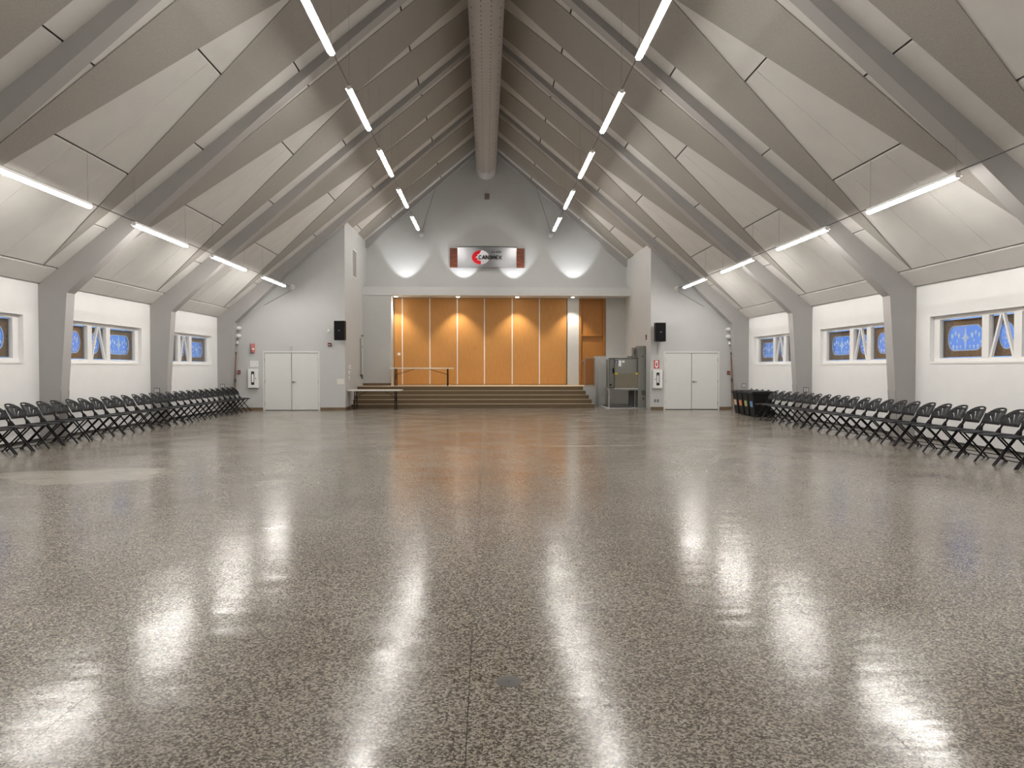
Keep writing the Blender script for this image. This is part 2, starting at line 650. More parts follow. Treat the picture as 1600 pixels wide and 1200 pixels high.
def rect(w, h):
    return [(-w / 2, -h / 2), (w / 2, -h / 2), (w / 2, h / 2), (-w / 2, h / 2)]


def off(lp, dx, dy, k=1.0):
    return [(x * k + dx, y * k + dy) for x, y in lp]


def tulip(dx, dy, k):
    return off([(0, -1), (0.35, -0.6), (0.5, 0), (0.45, 0.55), (0.2, 0.25), (0, 0.75), (-0.2, 0.25), (-0.45, 0.55), (-0.5, 0), (-0.35, -0.6)], dx, dy, k)


star = [(0, 0.25), (0.028, 0.09), (0.065, 0.03), (0.14, 0.0), (0.065, -0.03), (0.028, -0.09), (0.012, -0.25), (-0.012, -0.25), (-0.028, -0.09), (-0.065, -0.03), (-0.14, 0.0), (-0.065, 0.03), (-0.028, 0.09)]
mot = [off(star, 0, 0.0, 0.9)]
for q in (-1, 1):
    for k, (dx, dy, sc) in enumerate(((0.20, 0.06, 0.062), (0.30, 0.10, 0.055), (0.40, 0.05, 0.062), (0.14, -0.17, 0.042), (0.25, -0.17, 0.048), (0.36, -0.16, 0.05), (0.45, -0.08, 0.04), (0.25, -0.05, 0.035))):
        mot.append(tulip(q * dx, dy, sc))
mot2 = []
for k in range(14):
    t = k * 2.4
    r = 0.02 + 0.011 * k
    mot2.append(tulip(r * 0.75 * math.cos(t), r * 1.15 * math.sin(t), 0.032))
PW, PH = 1.40, 0.80
SB = stadium(1.06, 0.50)
SR = stadium(1.02, 0.46)
OV, OVR = ell(0.40, 0.50), ell(0.36, 0.46)
M_BOARD = curve_mesh('outer_board', [rect(PW, 0.74), SB], 0.012, 'window_brown')
M_RING = curve_mesh('pale_ring', [SB, SR], 0.010, 'ring_pale')
M_ETCH = curve_mesh('etched_motif', mot, 0.002, 'etch')
M_SG = curve_mesh('etched_pane', [SR], 0.003, 'blue_pane')
M_BOARD2 = curve_mesh('outer_board', [rect(0.76, 0.74), OV], 0.012, 'window_brown')
M_RING2 = curve_mesh('pale_ring', [OV, OVR], 0.010, 'ring_pale')
M_ETCH2 = curve_mesh('etched_motif', mot2, 0.002, 'etch')
M_SG2 = curve_mesh('etched_pane', [OVR], 0.003, 'blue_pane')
for me in (M_BOARD, M_RING, M_ETCH, M_SG, M_BOARD2, M_RING2, M_ETCH2, M_SG2):
    remap(me, lambda c: Vector((c.z, c.x, c.y)))     # stand it in the YZ plane
wi = 0
for s in (-1, 1):
    for c in WC:
        wi += 1
        t = thing('window_%d' % wi, None, None, (s * XW, c, 0), 0 if s > 0 else math.pi, kind='structure')
        fx0, fx1 = 0.09, 0.17
        f = MB()
        f.box(fx0, fx1, -WH, WH, WZ0, WZ0 + 0.075).box(fx0, fx1, -WH, WH, WZ1 - 0.075, WZ1)
        f.box(fx0, fx1, -WH, -1.79, WZ0 + 0.075, WZ1 - 0.075).box(fx0, fx1, 1.79, WH, WZ0 + 0.075, WZ1 - 0.075)
        f.build('window_frame', 'white_paint', t)
        MB().box(-0.012, 0.09, -WH - 0.0, WH, WZ0 - 0.035, WZ0 + 0.004).build('window_sill', 'white_paint', t)
        for q in (-1, 1):
            MB().box(fx0 - 0.01, fx1, min(q * 0.32, q * 0.51), max(q * 0.32, q * 0.51), WZ0 + 0.075, WZ1 - 0.075).build('mullion', 'white_paint', t)
            MB().hexa([(fx0, q * 0.27, WZ0 + 0.075), (fx0, q * 0.32, WZ0 + 0.075), (fx1 - 0.03, q * 0.32, WZ0 + 0.075), (fx1 - 0.03, q * 0.27, WZ0 + 0.075),
                       (fx0, q * 0.004, WZ1 - 0.075), (fx0, q * 0.05, WZ1 - 0.075), (fx1 - 0.03, q * 0.05, WZ1 - 0.075), (fx1 - 0.03, q * 0.004, WZ1 - 0.075)]).build('brace', 'white_paint', t)
        zc = (WZ0 + WZ1) / 2
        for yc, wd in ((-1.15, 1.28), (0, 0.64), (1.15, 1.28)):
            MB().box(0.140, 0.146, yc - wd / 2, yc + wd / 2, WZ0 + 0.07, WZ1 - 0.07).build('pane', 'clear_pane', t)
            big = wd > 1
            xo = 0.20
            link('outer_board', M_BOARD if big else M_BOARD2, t, (xo, yc, zc))
            link('pale_ring', M_RING if big else M_RING2, t, (xo - 0.004, yc, zc))
            link('etched_pane', M_SG if big else M_SG2, t, (xo, yc, zc))
            link('etched_motif', M_ETCH if big else M_ETCH2, t, (xo - 0.006, yc, zc))


# ---- end wall behind the camera
tag(MB().prism([(-XW, 0), (XW, 0), (XW, 3.16), (0, 10.68), (-XW, 3.16)], 'y', Y0 - 0.2, Y0).build('wall_rear', 'grey_wall'), kind='structure')

# ---- wall with double doors, both sides
DOORS = [(-7.67, -5.82), (6.30, 8.18)]
DH = 2.0


def wall_cols(m, xa, xb, z0):
    m.prism([(xa, z0), (xb, z0), (xb, roof(xb)), (xa, roof(xa))], 'y', DW, DW + 0.2)


m = MB()
wall_cols(m, -XW, DOORS[0][0], 0)
wall_cols(m, DOORS[0][0], DOORS[0][1], DH)
wall_cols(m, DOORS[0][1], XL, 0)
tag(m.build('wall_back_left', 'grey_wall'), kind='structure')
m = MB()
wall_cols(m, XR, DOORS[1][0], 0)
wall_cols(m, DOORS[1][0], DOORS[1][1], DH)
wall_cols(m, DOORS[1][1], XW, 0)
tag(m.build('wall_back_right', 'grey_wall'), kind='structure')
for nm, xa, xb in (('wall_recess_left', XL - 0.2, XL), ('wall_recess_right', XR, XR + 0.2)):
    tag(MB().prism([(xa, 0), (xb, 0), (xb, roof(xb)), (xa, roof(xa))], 'y', DW + 0.2, 30.9).build(nm, 'grey_wall'), kind='structure')
# gable wall over the stage, header ledge, stage back
tag(MB().prism([(XL, 4.36), (XR, 4.36), (XR, roof(XR)), (0, roof(0)), (XL, roof(XL))], 'y', GY, GY + 0.2).build('wall_gable', 'grey_wall'), kind='structure')
tag(MB().box(XL, XR, 29.40, GY, 4.36, 4.69).build('trim_1', 'header_lit_grey'), kind='structure')
m = MB().box(XL, -3.79, 29.42, 29.6, STZ, 4.36).box(-3.88, -3.81, 29.6, 30.9, STZ, 4.36)
tag(m.build('wall_stage_left', 'grey_wall'), kind='structure')
tag(MB().box(XL, XR, 30.70, 30.9, 0, 4.36).box(4.96, XR, 30.5, 30.7, STZ, 4.36).build('wall_stage_back', 'grey_wall'), kind='structure')
m = MB()
for xa, xb in ((-8.7, DOORS[0][0] - 0.06), (DOORS[0][1] + 0.06, XL), ):
    m.box(xa, xb, DW - 0.015, DW, 0, 0.10)
m.box(XL, XL + 0.015, DW, 26.9, 0, 0.10)
tag(m.build('baseboard_back_left', 'brown_base'), kind='structure')
m = MB()
for xa, xb in ((XR, DOORS[1][0] - 0.06), (DOORS[1][1] + 0.06, 8.7)):
    m.box(xa, xb, DW - 0.015, DW, 0, 0.10)
tag(m.build('baseboard_back_right', 'brown_base'), kind='structure')
tag(MB().box(XL, -3.79, 29.405, 29.42, STZ, STZ + 0.10).build('baseboard_stage', 'brown_base'), kind='structure')

for i, (xa, xb) in enumerate(DOORS):
    t = thing('door_%d' % (i + 1), None, None, ((xa + xb) / 2, DW, 0), kind='structure')
    h = (xb - xa) / 2
    f = MB()
    f.box(-h - 0.05, -h, -0.02, 0.10, 0, DH + 0.05).box(h, h + 0.05, -0.02, 0.10, 0, DH + 0.05).box(-h, h, -0.02, 0.10, DH, DH + 0.05)
    f.build('door_frame', 'door_paint', t)
    MB().box(-h, h, 0.10, 0.2, 0, DH).build('door_stop', 'dark_base', t)
    for q in (-1, 1):
        lf = MB().box(min(q * 0.009, q * (h - 0.009)), max(q * 0.009, q * (h - 0.009)), 0.0, 0.045, 0.02, DH - 0.012).build('door_leaf', 'door_paint', t)
        for z in (0.24, 1.0, 1.76):
            MB().tube([(q * (h - 0.002), -0.006, z - 0.06), (q * (h - 0.002), -0.006, z + 0.06)], 0.014, 8).build('hinge', 'steel', lf)
    MB().tube([(0.06, 0.0, 0.99), (0.06, -0.02, 0.99)], 0.035, 12).tube([(0.06, -0.02, 0.99), (0.06, -0.05, 0.99), (0.17, -0.05, 0.985)], 0.012, 8).build('door_handle', 'steel', t)

# ---- stage: five carpeted steps across the recess
T0, TD, RH = 26.90, 0.30, STZ / 5
st = thing('stage', 'carpeted stage with five broad brown steps in front of the oak partition', 'stage', (0, T0, 0))
for k in range(5):
    xr = 3.98 - 0.07 * k
    y1 = 30.48 if k == 4 else T0 + TD * 4 + 0.05
    sp = MB().box(XL + 0.005, xr, T0 + TD * k - T0, y1 - T0, RH * k, RH * (k + 1) - 0.012).build('step', 'carpet', st)
    MB().box(XL + 0.005, xr, T0 + TD * k - 0.012 - T0, (T0 + TD * (k + 1)) - T0 if k < 4 else 30.48 - T0, RH * (k + 1) - 0.012, RH * (k + 1)).build('tread', 'nosing' if k < 4 else 'stage_floor', sp)
MB().box(3.70, 4.20, 28.12 - T0, 30.5 - T0, 0, STZ - 0.02).build('side_block', 'grey_wall', st)
MB().box(4.20, XR - 0.006, 28.90 - T0, 30.5 - T0, 0, STZ).build('landing', 'grey_wall', st)
MB().box(3.70, 4.20, 28.10 - T0, 30.5 - T0, STZ - 0.02, STZ).build('landing_tread', 'stage_floor', st)

# ---- low wall and glazed railing beside the lift
tag(MB().box(4.20, 4.64, 28.50, 28.64, 0, 1.93).build('partition_wall', 'grey_wall'), 'low grey partition wall between the stage steps and the wheelchair lift', 'wall')
t = thing('stage_railing', 'smoked glazed railing panel in a grey frame at the top of the steps', 'railing', (3.80, 28.35, STZ))
MB().box(0, 0.03, 0, 0.03, 0, 1.10).box(0.37, 0.40, 0, 0.03, 0, 1.10).box(0.03, 0.37, 0, 0.03, 1.07, 1.10).box(0.03, 0.37, 0, 0.03, 0.0, 0.04).build('rail_frame', 'lift_grey', t)
MB().box(0.03, 0.37, 0.01, 0.02, 0.04, 1.07).build('rail_pane', 'rail_pane', t)

# ---- oak folding partition at the back of the stage
edges = [-3.81, -3.46, -2.33, -1.20, -0.08, 1.07, 2.20, 3.35]
t = thing('folding_partition', 'oak veneered folding partition of tall panels with pale joints across the stage', 'partition', (0, 30.5, STZ))
for a, b_ in zip(edges[:-1], edges[1:]):
    MB().box(a + 0.022, b_ - 0.022, 0, 0.08, 0.02, 3.575).build('partition_panel', 'oak_veneer', t)
for x in edges[1:-1]:
    MB().box(x - 0.020, x + 0.020, -0.004, 0.07, 0.02, 3.575).build('joint_strip', 'white_paint', t)
MB().box(3.332, 3.352, -0.012, 0.08, 0.0, 3.575).build('end_post', 'dark_base', t)
MB().box(-3.81, 3.35, -0.015, 0.10, 3.577, 3.589).build('head_track', 'lift_dark', t)
for x, z in ((-3.60, 1.27), ):
    tag(MB().box(x - 0.055, x + 0.055, 30.485, 30.499, STZ + z - 0.055, STZ + z + 0.055).build('wall_thermostat', 'white_paint', bevel=0.006), 'small white control plate on the narrow first oak panel', 'switch')
# white pier between the partition and the oak door
tag(MB().box(3.36, 3.84, 30.46, 30.68, STZ + 0.1, 4.36).box(3.36, 3.84, 30.455, 30.68, STZ, STZ + 0.10).build('trim_2', 'grey_wall'), kind='structure')
# oak door with transom
t = thing('door_3', None, None, (4.40, 30.5, STZ), kind='structure')
MB().box(-0.55, -0.46, -0.02, 0.15, 0, 3.58).box(0.45, 0.54, -0.02, 0.15, 0, 3.58).box(-0.46, 0.45, -0.02, 0.15, 3.52, 3.58).box(-0.46, 0.45, -0.02, 0.15, 2.02, 2.09).build('door_frame', 'oak_door', t)
MB().box(-0.455, 0.445, 0.06, 0.10, 0.01, 2.015).build('door_leaf', 'oak_door', t)
MB().box(-0.455, 0.445, 0.09, 0.13, 2.095, 3.515).build('transom_panel', 'oak_door', t)
MB().tube([(-0.39, 0.06, 0.98), (-0.39, 0.01, 0.98)], 0.03, 10).tube([(-0.39, 0.01, 0.98), (-0.28, 0.01, 0.98)], 0.012, 8).build('door_handle', 'aluminium', t)

# ---- ventilation duct along the ridge
RD, ZD = 0.41, 9.60
t = thing('ventilation_duct', 'long white round ventilation duct with perforated rows under the ridge', 'duct', (0, 0, ZD))
d = MB()
ys = [Y0 + 0.05 + (GY - Y0 - 0.05) * k / 24 for k in range(25)]
d.tube([(0, y, 0) for y in ys], RD, 40)
d.build('duct_tube', 'duct_white', t)
for k in range(1, 9):
    y = GY - 1.2 - 3.35 * (k - 1)
    MB().tube([(0, y - 0.03, 0), (0, y + 0.03, 0)], RD + 0.006, 40).build('duct_collar', 'duct_white', t)
hl = MB()
for sgn in (-1, 1):
    for ang, dy, rr in ((16, 0.22, 0.017), (52, 0.46, 0.022)):
        a = math.radians(ang)
        y = 8.0
        while y < GY - 0.9:
            n = Vector((sgn * math.sin(a), 0, -math.cos(a)))
            hl.disc(n * (RD - 0.003) + Vector((0, y, 0)), n, rr, 0.005, 8)
            y += dy
o = hl.build('air_holes', 'hole_dark', t)
o['kind'] = 'stuff'

# ------------------------------------------------------------------ linear LED lights
LL = 2.44


def led_light(label, loc, grp):
    t = thing('linear_light', label, 'light', loc, 0, grp)
    for nm, me in LED_PARTS:
        o = link(nm, me, t)
    return t


hs = MB().prism([(-0.066, 0.0), (-0.066, 0.008), (-0.036, 0.022), (-0.036, 0.055), (0.036, 0.055), (0.036, 0.022), (0.066, 0.008), (0.066, 0.0)], 'y', -LL / 2, LL / 2).mesh('housing', 'white_paint')
dfm = MB().prism([(-0.034, 0.0), (-0.034, -0.022), (-0.024, -0.034), (0.024, -0.034), (0.034, -0.022), (0.034, 0.0)], 'y', -LL / 2 + 0.01, LL / 2 - 0.01).mesh('diffuser', 'led')
ecs = [MB().box(-0.038, 0.038, y0, y1, -0.030, 0.056).mesh('end_cap', 'white_paint') for y0, y1 in ((-LL / 2 - 0.012, -LL / 2), (LL / 2, LL / 2 + 0.012))]
LED_PARTS = [('housing', hs), ('diffuser', dfm), ('end_cap', ecs[0]), ('end_cap', ecs[1])]
for s, sn in ((-1, 'left'), (1, 'right')):
    for row, xx, zz, y_last in (('upper', 2.65, 6.86, 26.45), ('lower', 6.70, 4.20, 22.33)):
        zr = roof(xx) - 0.02
        wm = [MB().tube([(0, q * (LL / 2 - 0.05), 0.055), (0, q * (LL / 2 - 0.05), zr - zz)], 0.0022, 5).mesh('suspension_wire', 'wire_grey') for q in (-1, 1)]
        for k in range(7):
            y = y_last - 4.01 * k + LL / 2
            t = led_light('linear LED light in the %s %s row, %s from the stage' % (row, sn, ORD[k + 1]), (s * xx, y, zz), 'linear lights of the %s %s row' % (row, sn))
            for me in wm:
                link('suspension_wire', me, t)
        yend = (GY if row == 'upper' else DW)
        t = thing('steel_cable', 'thin steel cable carrying the %s %s row of lights' % (row, sn), 'cable', (s * xx, yend - 0.002, zz + 0.066))
        cb = MB()
        cb.tube([(0, -0.10, 0), (0, Y0 - yend + 0.04, 0)], 0.009, 6)
        cb.build('cable', 'cable_steel', t)
        MB().tube([(0, -0.16, 0), (0, -0.02, 0)], 0.035, 10).tube([(0, -0.02, -0.0), (0, 0, 0)], 0.09, 14).build('wall_anchor', 'white_paint', t)
        if row == 'upper':
            r_ = MB().tube([(0, 0.0, 0.0), (-s * 0.58, 0.0, 1.80)], 0.014, 6).build('stay_rod', 'grey_plate', None, loc=(s * (xx - 0.02), yend - 0.32, zz + 0.13))
            tag(r_, 'slanting stay rod above the end of the upper %s light row' % sn, 'rod')
        else:
            r_ = MB().tube([(0, 0, 0), (s * 0.9, 0, -0.5)], 0.010, 6).build('stay_rod', 'grey_plate', None, loc=(s * (xx + 0.06), yend - 0.012, zz - 0.06))
            tag(r_, 'thin slanting rod on the wall beside the lower %s cable end' % sn, 'rod')

# ------------------------------------------------------------------ up-lights on the ledge and recessed down-lights


def spot(name, loc, rot, size, blend, power, col, parent, rad=0.03):
    l = bpy.data.lights.new(name, 'SPOT')
    l.energy = power
    l.color = col
    l.spot_size = size
    l.spot_blend = blend
    l.shadow_soft_size = rad
    o = bpy.data.objects.new(name, l)
    COL.objects.link(o)
    o.parent = parent
    o.location = loc
    o.rotation_euler = rot
    return o


for k, x in enumerate((-3.29, -0.92, 1.12, 3.60)):
    t = thing('ledge_uplight', 'small uplight sunk in the header ledge washing the gable wall, %s from the left' % ORD[k + 1], 'light', (x, GY - 0.75, 4.69), 0, 'gable uplights')
    MB().tube([(0, 0, 0), (0, 0, 0.008)], 0.075, 18).build('trim_ring', 'black_metal', t)
    MB().tube([(0, 0, 0.008), (0, 0, 0.012)], 0.055, 14).build('lens', 'lens_glow', t)
    spot('uplight_beam', (0, 0, 0.03), (math.radians(154), 0, 0), math.radians(70), 0.35, SPOT_UP, (0.93, 0.95, 1.0), t)
for k, x in enumerate((-3.65, -1.15, 1.25, 3.52)):
    t = thing('recessed_downlight', 'round recessed downlight in the header over the stage, %s from the left' % ORD[k + 1], 'light', (x, 29.95, 4.36), 0, 'stage downlights')
    MB().tube([(0, 0, 0.0), (0, 0, -0.012)], 0.085, 18).build('trim_ring', 'white_paint', t)
    MB().tube([(0, 0, -0.012), (0, 0, -0.020)], 0.068, 18).build('lens', 'lens_glow', t)
    spot('downlight_beam', (0, 0, -0.03), (0, 0, 0), math.radians(90), 0.55, SPOT_DOWN, (1.0, 0.90, 0.76), t)

# ------------------------------------------------------------------ illuminated wall sign
t = thing('wall_sign', 'curved aluminium sign with red and white logo on dark red planks above the stage', 'sign', (0, GY, 0))
for k in range(6):
    z0 = 5.59 + 0.1325 * k
    MB().box(-1.49, 1.56, -0.075, -0.02, z0 + 0.004, z0 + 0.1285).build('wood_plank', 'red_plank', t)
MB().box(-1.4, 1.45, -0.02, 0, 5.65, 6.32).build('back_rail', 'lift_dark', t)
pl = MB()
n = 24


def bow(x):
    u = (x - 0.03) / 1.21
    return -0.09 - 0.17 * (1 - u * u)


vs, fs = [], []
for k in range(n + 1):
    x = -1.18 + 2.42 * k / n
    for z in (5.58, 6.40):
        vs.append((x, bow(x), z))
        vs.append((x, bow(x) + 0.012, z))
for k in range(n):
    a = 4 * k
    fs += [(a, a + 4, a + 6, a + 2), (a + 1, a + 3, a + 7, a + 5), (a, a + 1, a + 5, a + 4), (a + 2, a + 6, a + 7, a + 3)]
fs += [(0, 2, 3, 1), (4 * n, 4 * n + 1, 4 * n + 3, 4 * n + 2)]
pl.add(vs, fs, False)
pp = pl.build('sign_plate', 'aluminium', t)
lp = MB()
lp.prism([(-1.19, -0.08)] + [(-1.19 + 2.44 * k / n, bow(-1.18 + 2.42 * k / n) - 0.02) for k in range(n + 1)] + [(1.25, -0.08)], 'z', 6.402, 6.44)
lp.build('sign_cap', 'lift_dark', t)
z8 = lambda a, b_: ((690 + a * .0875 - 760) * 30.3 / 1150, 1.47 + (575 - (375 + b_ * .0875)) * 30.3 / 1150)


def on_plate(me, dy):
    return remap(me, lambda c: Vector((c.x, bow(c.x) - dy - c.z, c.y)))


cx, cz = z8(697, 330)
rx, rz = 0.362, 0.292
lg = [(cx + rx * math.cos(2 * math.pi * k / 40), cz + rz * math.sin(2 * math.pi * k / 40)) for k in range(40)]
link('logo_oval', on_plate(curve_mesh('logo_oval', [lg], 0.004, 'logo_white'), 0.024), t)
red = []
for k in range(21):
    a = math.radians(85 + (272 - 85) * k / 20)
    red.append((cx + rx * 0.985 * math.cos(a), cz + rz * 0.985 * math.sin(a)))
red += [z8(*p) for p in ((705, 400), (665, 385), (640, 380), (650, 352), (605, 327), (648, 303), (640, 280), (672, 272), (708, 215))]
link('logo_red_field', on_plate(curve_mesh('logo_red_field', [red], 0.003, 'logo_red'), 0.034), t)


def sign_text(body, x0, x1, z0, z1, bold):
    me = text_mesh('lettering', body, 1.0, 0.002, 'logo_black', (0.026 if body == 'CAN' else 0.014) if bold else 0.008)
    xs_ = [v.co.x for v in me.vertices]
    ys_ = [v.co.y for v in me.vertices]
    kx = (x1 - x0) / (max(xs_) - min(xs_))
    ky = (z1 - z0) / (max(ys_) - min(ys_))
    my = min(ys_)
    remap(me, lambda c: Vector((x0 + c.x * kx, z0 + (c.y - my) * ky, c.z)))
    on_plate(me, 0.030)
    o = link('lettering', me, t)
    return o




def letter(strokes, x0, x1, z0, z1, wd=0.034):
    """one letter drawn as flat strokes; strokes are polylines in a unit box"""
    m_ = MB()
    for pl_ in strokes:
        pts_ = [Vector((x0 + (x1 - x0) * u, z0 + (z1 - z0) * v)) for u, v in pl_]
        for p, q in zip(pts_[:-1], pts_[1:]):
            d_ = (q - p).normalized()
            n_ = Vector((-d_.y, d_.x)) * wd / 2
            p2, q2 = p - d_ * wd * 0.35, q + d_ * wd * 0.35
            c4 = [p2 - n_, q2 - n_, q2 + n_, p2 + n_]
            y_ = [bow(c.x) - 0.036 for c in c4]
            m_.hexa([(c.x, yy, c.y) for c, yy in zip(c4, y_)] + [(c.x, yy - 0.006, c.y) for c, yy in zip(c4, y_)])
    m_.build('letter', 'logo_black', t)


arcC = [(0.5 + 0.5 * math.cos(math.radians(a)), 0.5 + 0.5 * math.sin(math.radians(a))) for a in range(55, 306, 25)]
arcE = [(0.5 + 0.5 * math.cos(math.radians(a)), 0.5 + 0.5 * math.sin(math.radians(a))) for a in range(60, 301, 30)]
lz0, lz1 = z8(0, 360)[1], z8(0, 300)[1]
LX = lambda a: z8(a, 0)[0]
letter([arcC], LX(668), LX(715), lz0, lz1)
letter([[(0, 0), (0.5, 1), (1, 0)], [(0.2, 0.3), (0.8, 0.3)]], LX(727), LX(777), lz0, lz1)
letter([[(0, 0), (0, 1), (1, 0), (1, 1)]], LX(794), LX(838), lz0, lz1)
letter([[(0.5, 0), (0.5, 1)]], LX(862), LX(872), lz0, lz1)
letter([[(0, 0), (0.12, 1), (0.5, 0.2), (0.88, 1), (1, 0)]], LX(890), LX(950), lz0, lz1)
letter([arcE, [(0.1, 0.5), (0.8, 0.5)]], LX(965), LX(1008), lz0, lz1)
letter([[(0, 0), (1, 1)], [(0, 1), (1, 0)]], LX(1022), LX(1070), lz0, lz1)
a0, a1 = z8(893, 250), z8(1070, 207)
sign_text('La salle', a0[0], a1[0], a0[1], a1[1], False)

# small vent high on the gable
t = thing('gable_vent', 'small brown square vent high on the gable wall under the duct', 'vent', (0.035, GY, 8.51))
MB().box(-0.105, 0.105, -0.02, 0, -0.13, 0.13).build('vent_frame', 'grey_plate', t)
for k in range(5):
    MB().box(-0.085, 0.085, -0.026, -0.018, -0.10 + k * 0.043, -0.075 + k * 0.043).build('slat', 'brown_base', t)
# tall grille on the left recess wall
t = thing('wall_grille', 'tall narrow grey air grille high on the left recess wall', 'vent', (XL, 27.58, 5.33))
MB().box(0, 0.02, -0.42, -0.38, -0.52, 0.52).box(0, 0.02, 0.38, 0.42, -0.52, 0.52).box(0, 0.02, -0.38, 0.38, 0.48, 0.52).box(0, 0.02, -0.38, 0.38, -0.52, -0.48).build('grille_frame', 'white_paint', t)
for k in range(24):
    z = -0.47 + k * 0.04
    MB().hexa([(0.001, -0.38, z), (0.012, -0.38, z - 0.01), (0.012, 0.38, z - 0.01), (0.001, 0.38, z), (0.001, -0.38, z + 0.032), (0.012, -0.38, z + 0.022), (0.012, 0.38, z + 0.022), (0.001, 0.38, z + 0.032)]).build('slat', 'grey_plate', t)

# ------------------------------------------------------------------ folding tables


def folding_table(label, loc, L_, D_, H_, grp):
    t = thing('folding_table', label, 'table', loc, 0, grp)
    MB().box(-L_ / 2, L_ / 2, -D_ / 2, D_ / 2, H_ - 0.045, H_).build('table_top', 'table_top', t, bevel=0.012, seg=2)
    for q in (-1, 1):
        x = q * (L_ / 2 - 0.22)
        for y in (-1, 1):
            MB().tube([(x, y * (D_ / 2 - 0.16), H_ - 0.05), (x, y * (D_ / 2 - 0.10), H_ * 0.55), (x + q * 0.0, y * (D_ / 2 - 0.07), 0.0)], 0.020, 8).build('leg', 'table_leg', t)
        MB().tube([(x, -(D_ / 2 - 0.09), H_ * 0.35), (x, (D_ / 2 - 0.09), H_ * 0.35)], 0.011, 6).build('crossbar', 'table_leg', t)
        MB().tube([(x, 0, H_ * 0.35), (x, 0, H_ * 0.62), (q * 0.30, 0, H_ - 0.06)], 0.011, 6).build('brace', 'table_leg', t)
    return t


folding_table('long white folding table standing on the stage before the oak partition', (-2.53, 29.0, STZ), 2.46, 0.72, 0.71, 'white folding tables')
folding_table('shorter white folding table on the hall floor beside the stage steps', (-3.94, 26.36, 0), 1.86, 0.68, 0.70, 'white folding tables')

# ------------------------------------------------------------------ loudspeakers


def speaker(label, x, z0, z1, rz):
    zc = (z0 + z1) / 2
    h = (z1 - z0) / 2
    t = thing('loudspeaker', label, 'speaker', (x, DW - 0.30, zc), rz, 'wall loudspeakers')
    w_ = 0.185
    MB().prism([(-w_, -0.15), (w_, -0.15), (w_, 0.02), (0.11, 0.16), (-0.11, 0.16), (-w_, 0.02)], 'z', -h, h).build('cabinet', 'black_plastic', t, bevel=0.01)
    MB().prism([(-w_ + 0.01, -0.152), (-0.1, -0.17), (0.1, -0.17), (w_ - 0.01, -0.152)], 'z', -h + 0.015, h - 0.015).build('grille', 'black_cloth', t)
    MB().box(-0.03, 0.03, -0.178, -0.17, -0.008, 0.008).build('badge', 'grey_plate', t)
    MB().box(-0.03, 0.03, 0.16, 0.29, -0.04, 0.04).build('bracket', 'black_metal', t)


speaker('black loudspeaker mounted beside the left recess corner', -4.99, 2.42, 3.08, math.radians(-10))
speaker('black loudspeaker mounted above the right fire extinguisher cabinet', 6.02, 2.39, 3.04, math.radians(4))
t = MB().tube([(6.02, DW - 0.01, 2.42), (6.02, DW - 0.01, 1.95)], 0.008, 6).build('speaker_cable', 'grey_plate')
tag(t, 'thin grey cable hanging below the right loudspeaker', 'cable')


# ------------------------------------------------------------------ fire safety and wall fittings
def cabinet(label, x0, x1, z0, z1, hs):
    t = thing('extinguisher_cabinet', label, 'cabinet', ((x0 + x1) / 2, DW, z0), 0, 'fire extinguisher cabinets')
    w_, h = (x1 - x0) / 2, z1 - z0
    MB().box(-w_, w_, -0.12, 0, 0, h).build('cabinet_body', 'door_paint', t, bevel=0.008)
    fr = MB().box(-w_ + 0.012, -0.055, -0.132, -0.12, 0.012, h - 0.012).box(0.055, w_ - 0.012, -0.132, -0.12, 0.012, h - 0.012).box(-0.055, 0.055, -0.132, -0.12, h - 0.09, h - 0.012).box(-0.055, 0.055, -0.132, -0.12, 0.012, 0.11)
    dr = fr.build('cabinet_door', 'white_wall', t)
    MB().box(-0.055, 0.055, -0.124, -0.121, 0.11, h - 0.09).build('window_back', 'glass_dark', dr)
    MB().tube([(0, -0.126, 0.20), (0, -0.126, h - 0.22), (0, -0.126, h - 0.17)], [0.034, 0.034, 0.012], 10).build('extinguisher', 'white_label', dr)
    MB().box(min(hs * 0.08, hs * 0.12), max(hs * 0.08, hs * 0.12), -0.15, -0.132, h * 0.5 - 0.01, h * 0.5 + 0.01).build('latch', 'black_metal', dr)


cabinet('white fire extinguisher cabinet left of the left double doors', -8.21, -7.87, 0.78, 1.44, 1)
cabinet('white fire extinguisher cabinet under the red arrow sign', 5.85, 6.18, 0.75, 1.40, -1)
# red arrow sign
t = thing('fire_sign', 'red and white downward arrow sign above the right extinguisher cabinet', 'sign', (5.99, DW, 1.60))
MB().box(-0.095, 0.095, -0.006, 0, -0.145, 0.145).build('sign_board', 'red_sign', t)
ar = [(-0.05, 0.125), (0.05, 0.125), (0.05, -0.055), (0.075, -0.055), (0.0, -0.135), (-0.075, -0.055), (-0.05, -0.055)]
link('arrow', remap(curve_mesh('arrow', [ar], 0.001, 'white_label'), lambda c: Vector((c.x, -0.008 - c.z, c.y))), t)
ex = [(-0.02, -0.07), (0.02, -0.07), (0.022, 0.03), (0.01, 0.05), (0.012, 0.085), (-0.012, 0.085), (-0.01, 0.05), (-0.022, 0.03)]
link('extinguisher_symbol', remap(curve_mesh('extinguisher_symbol', [ex], 0.001, 'red_plastic'), lambda c: Vector((c.x, -0.011 - c.z, c.y))), t)
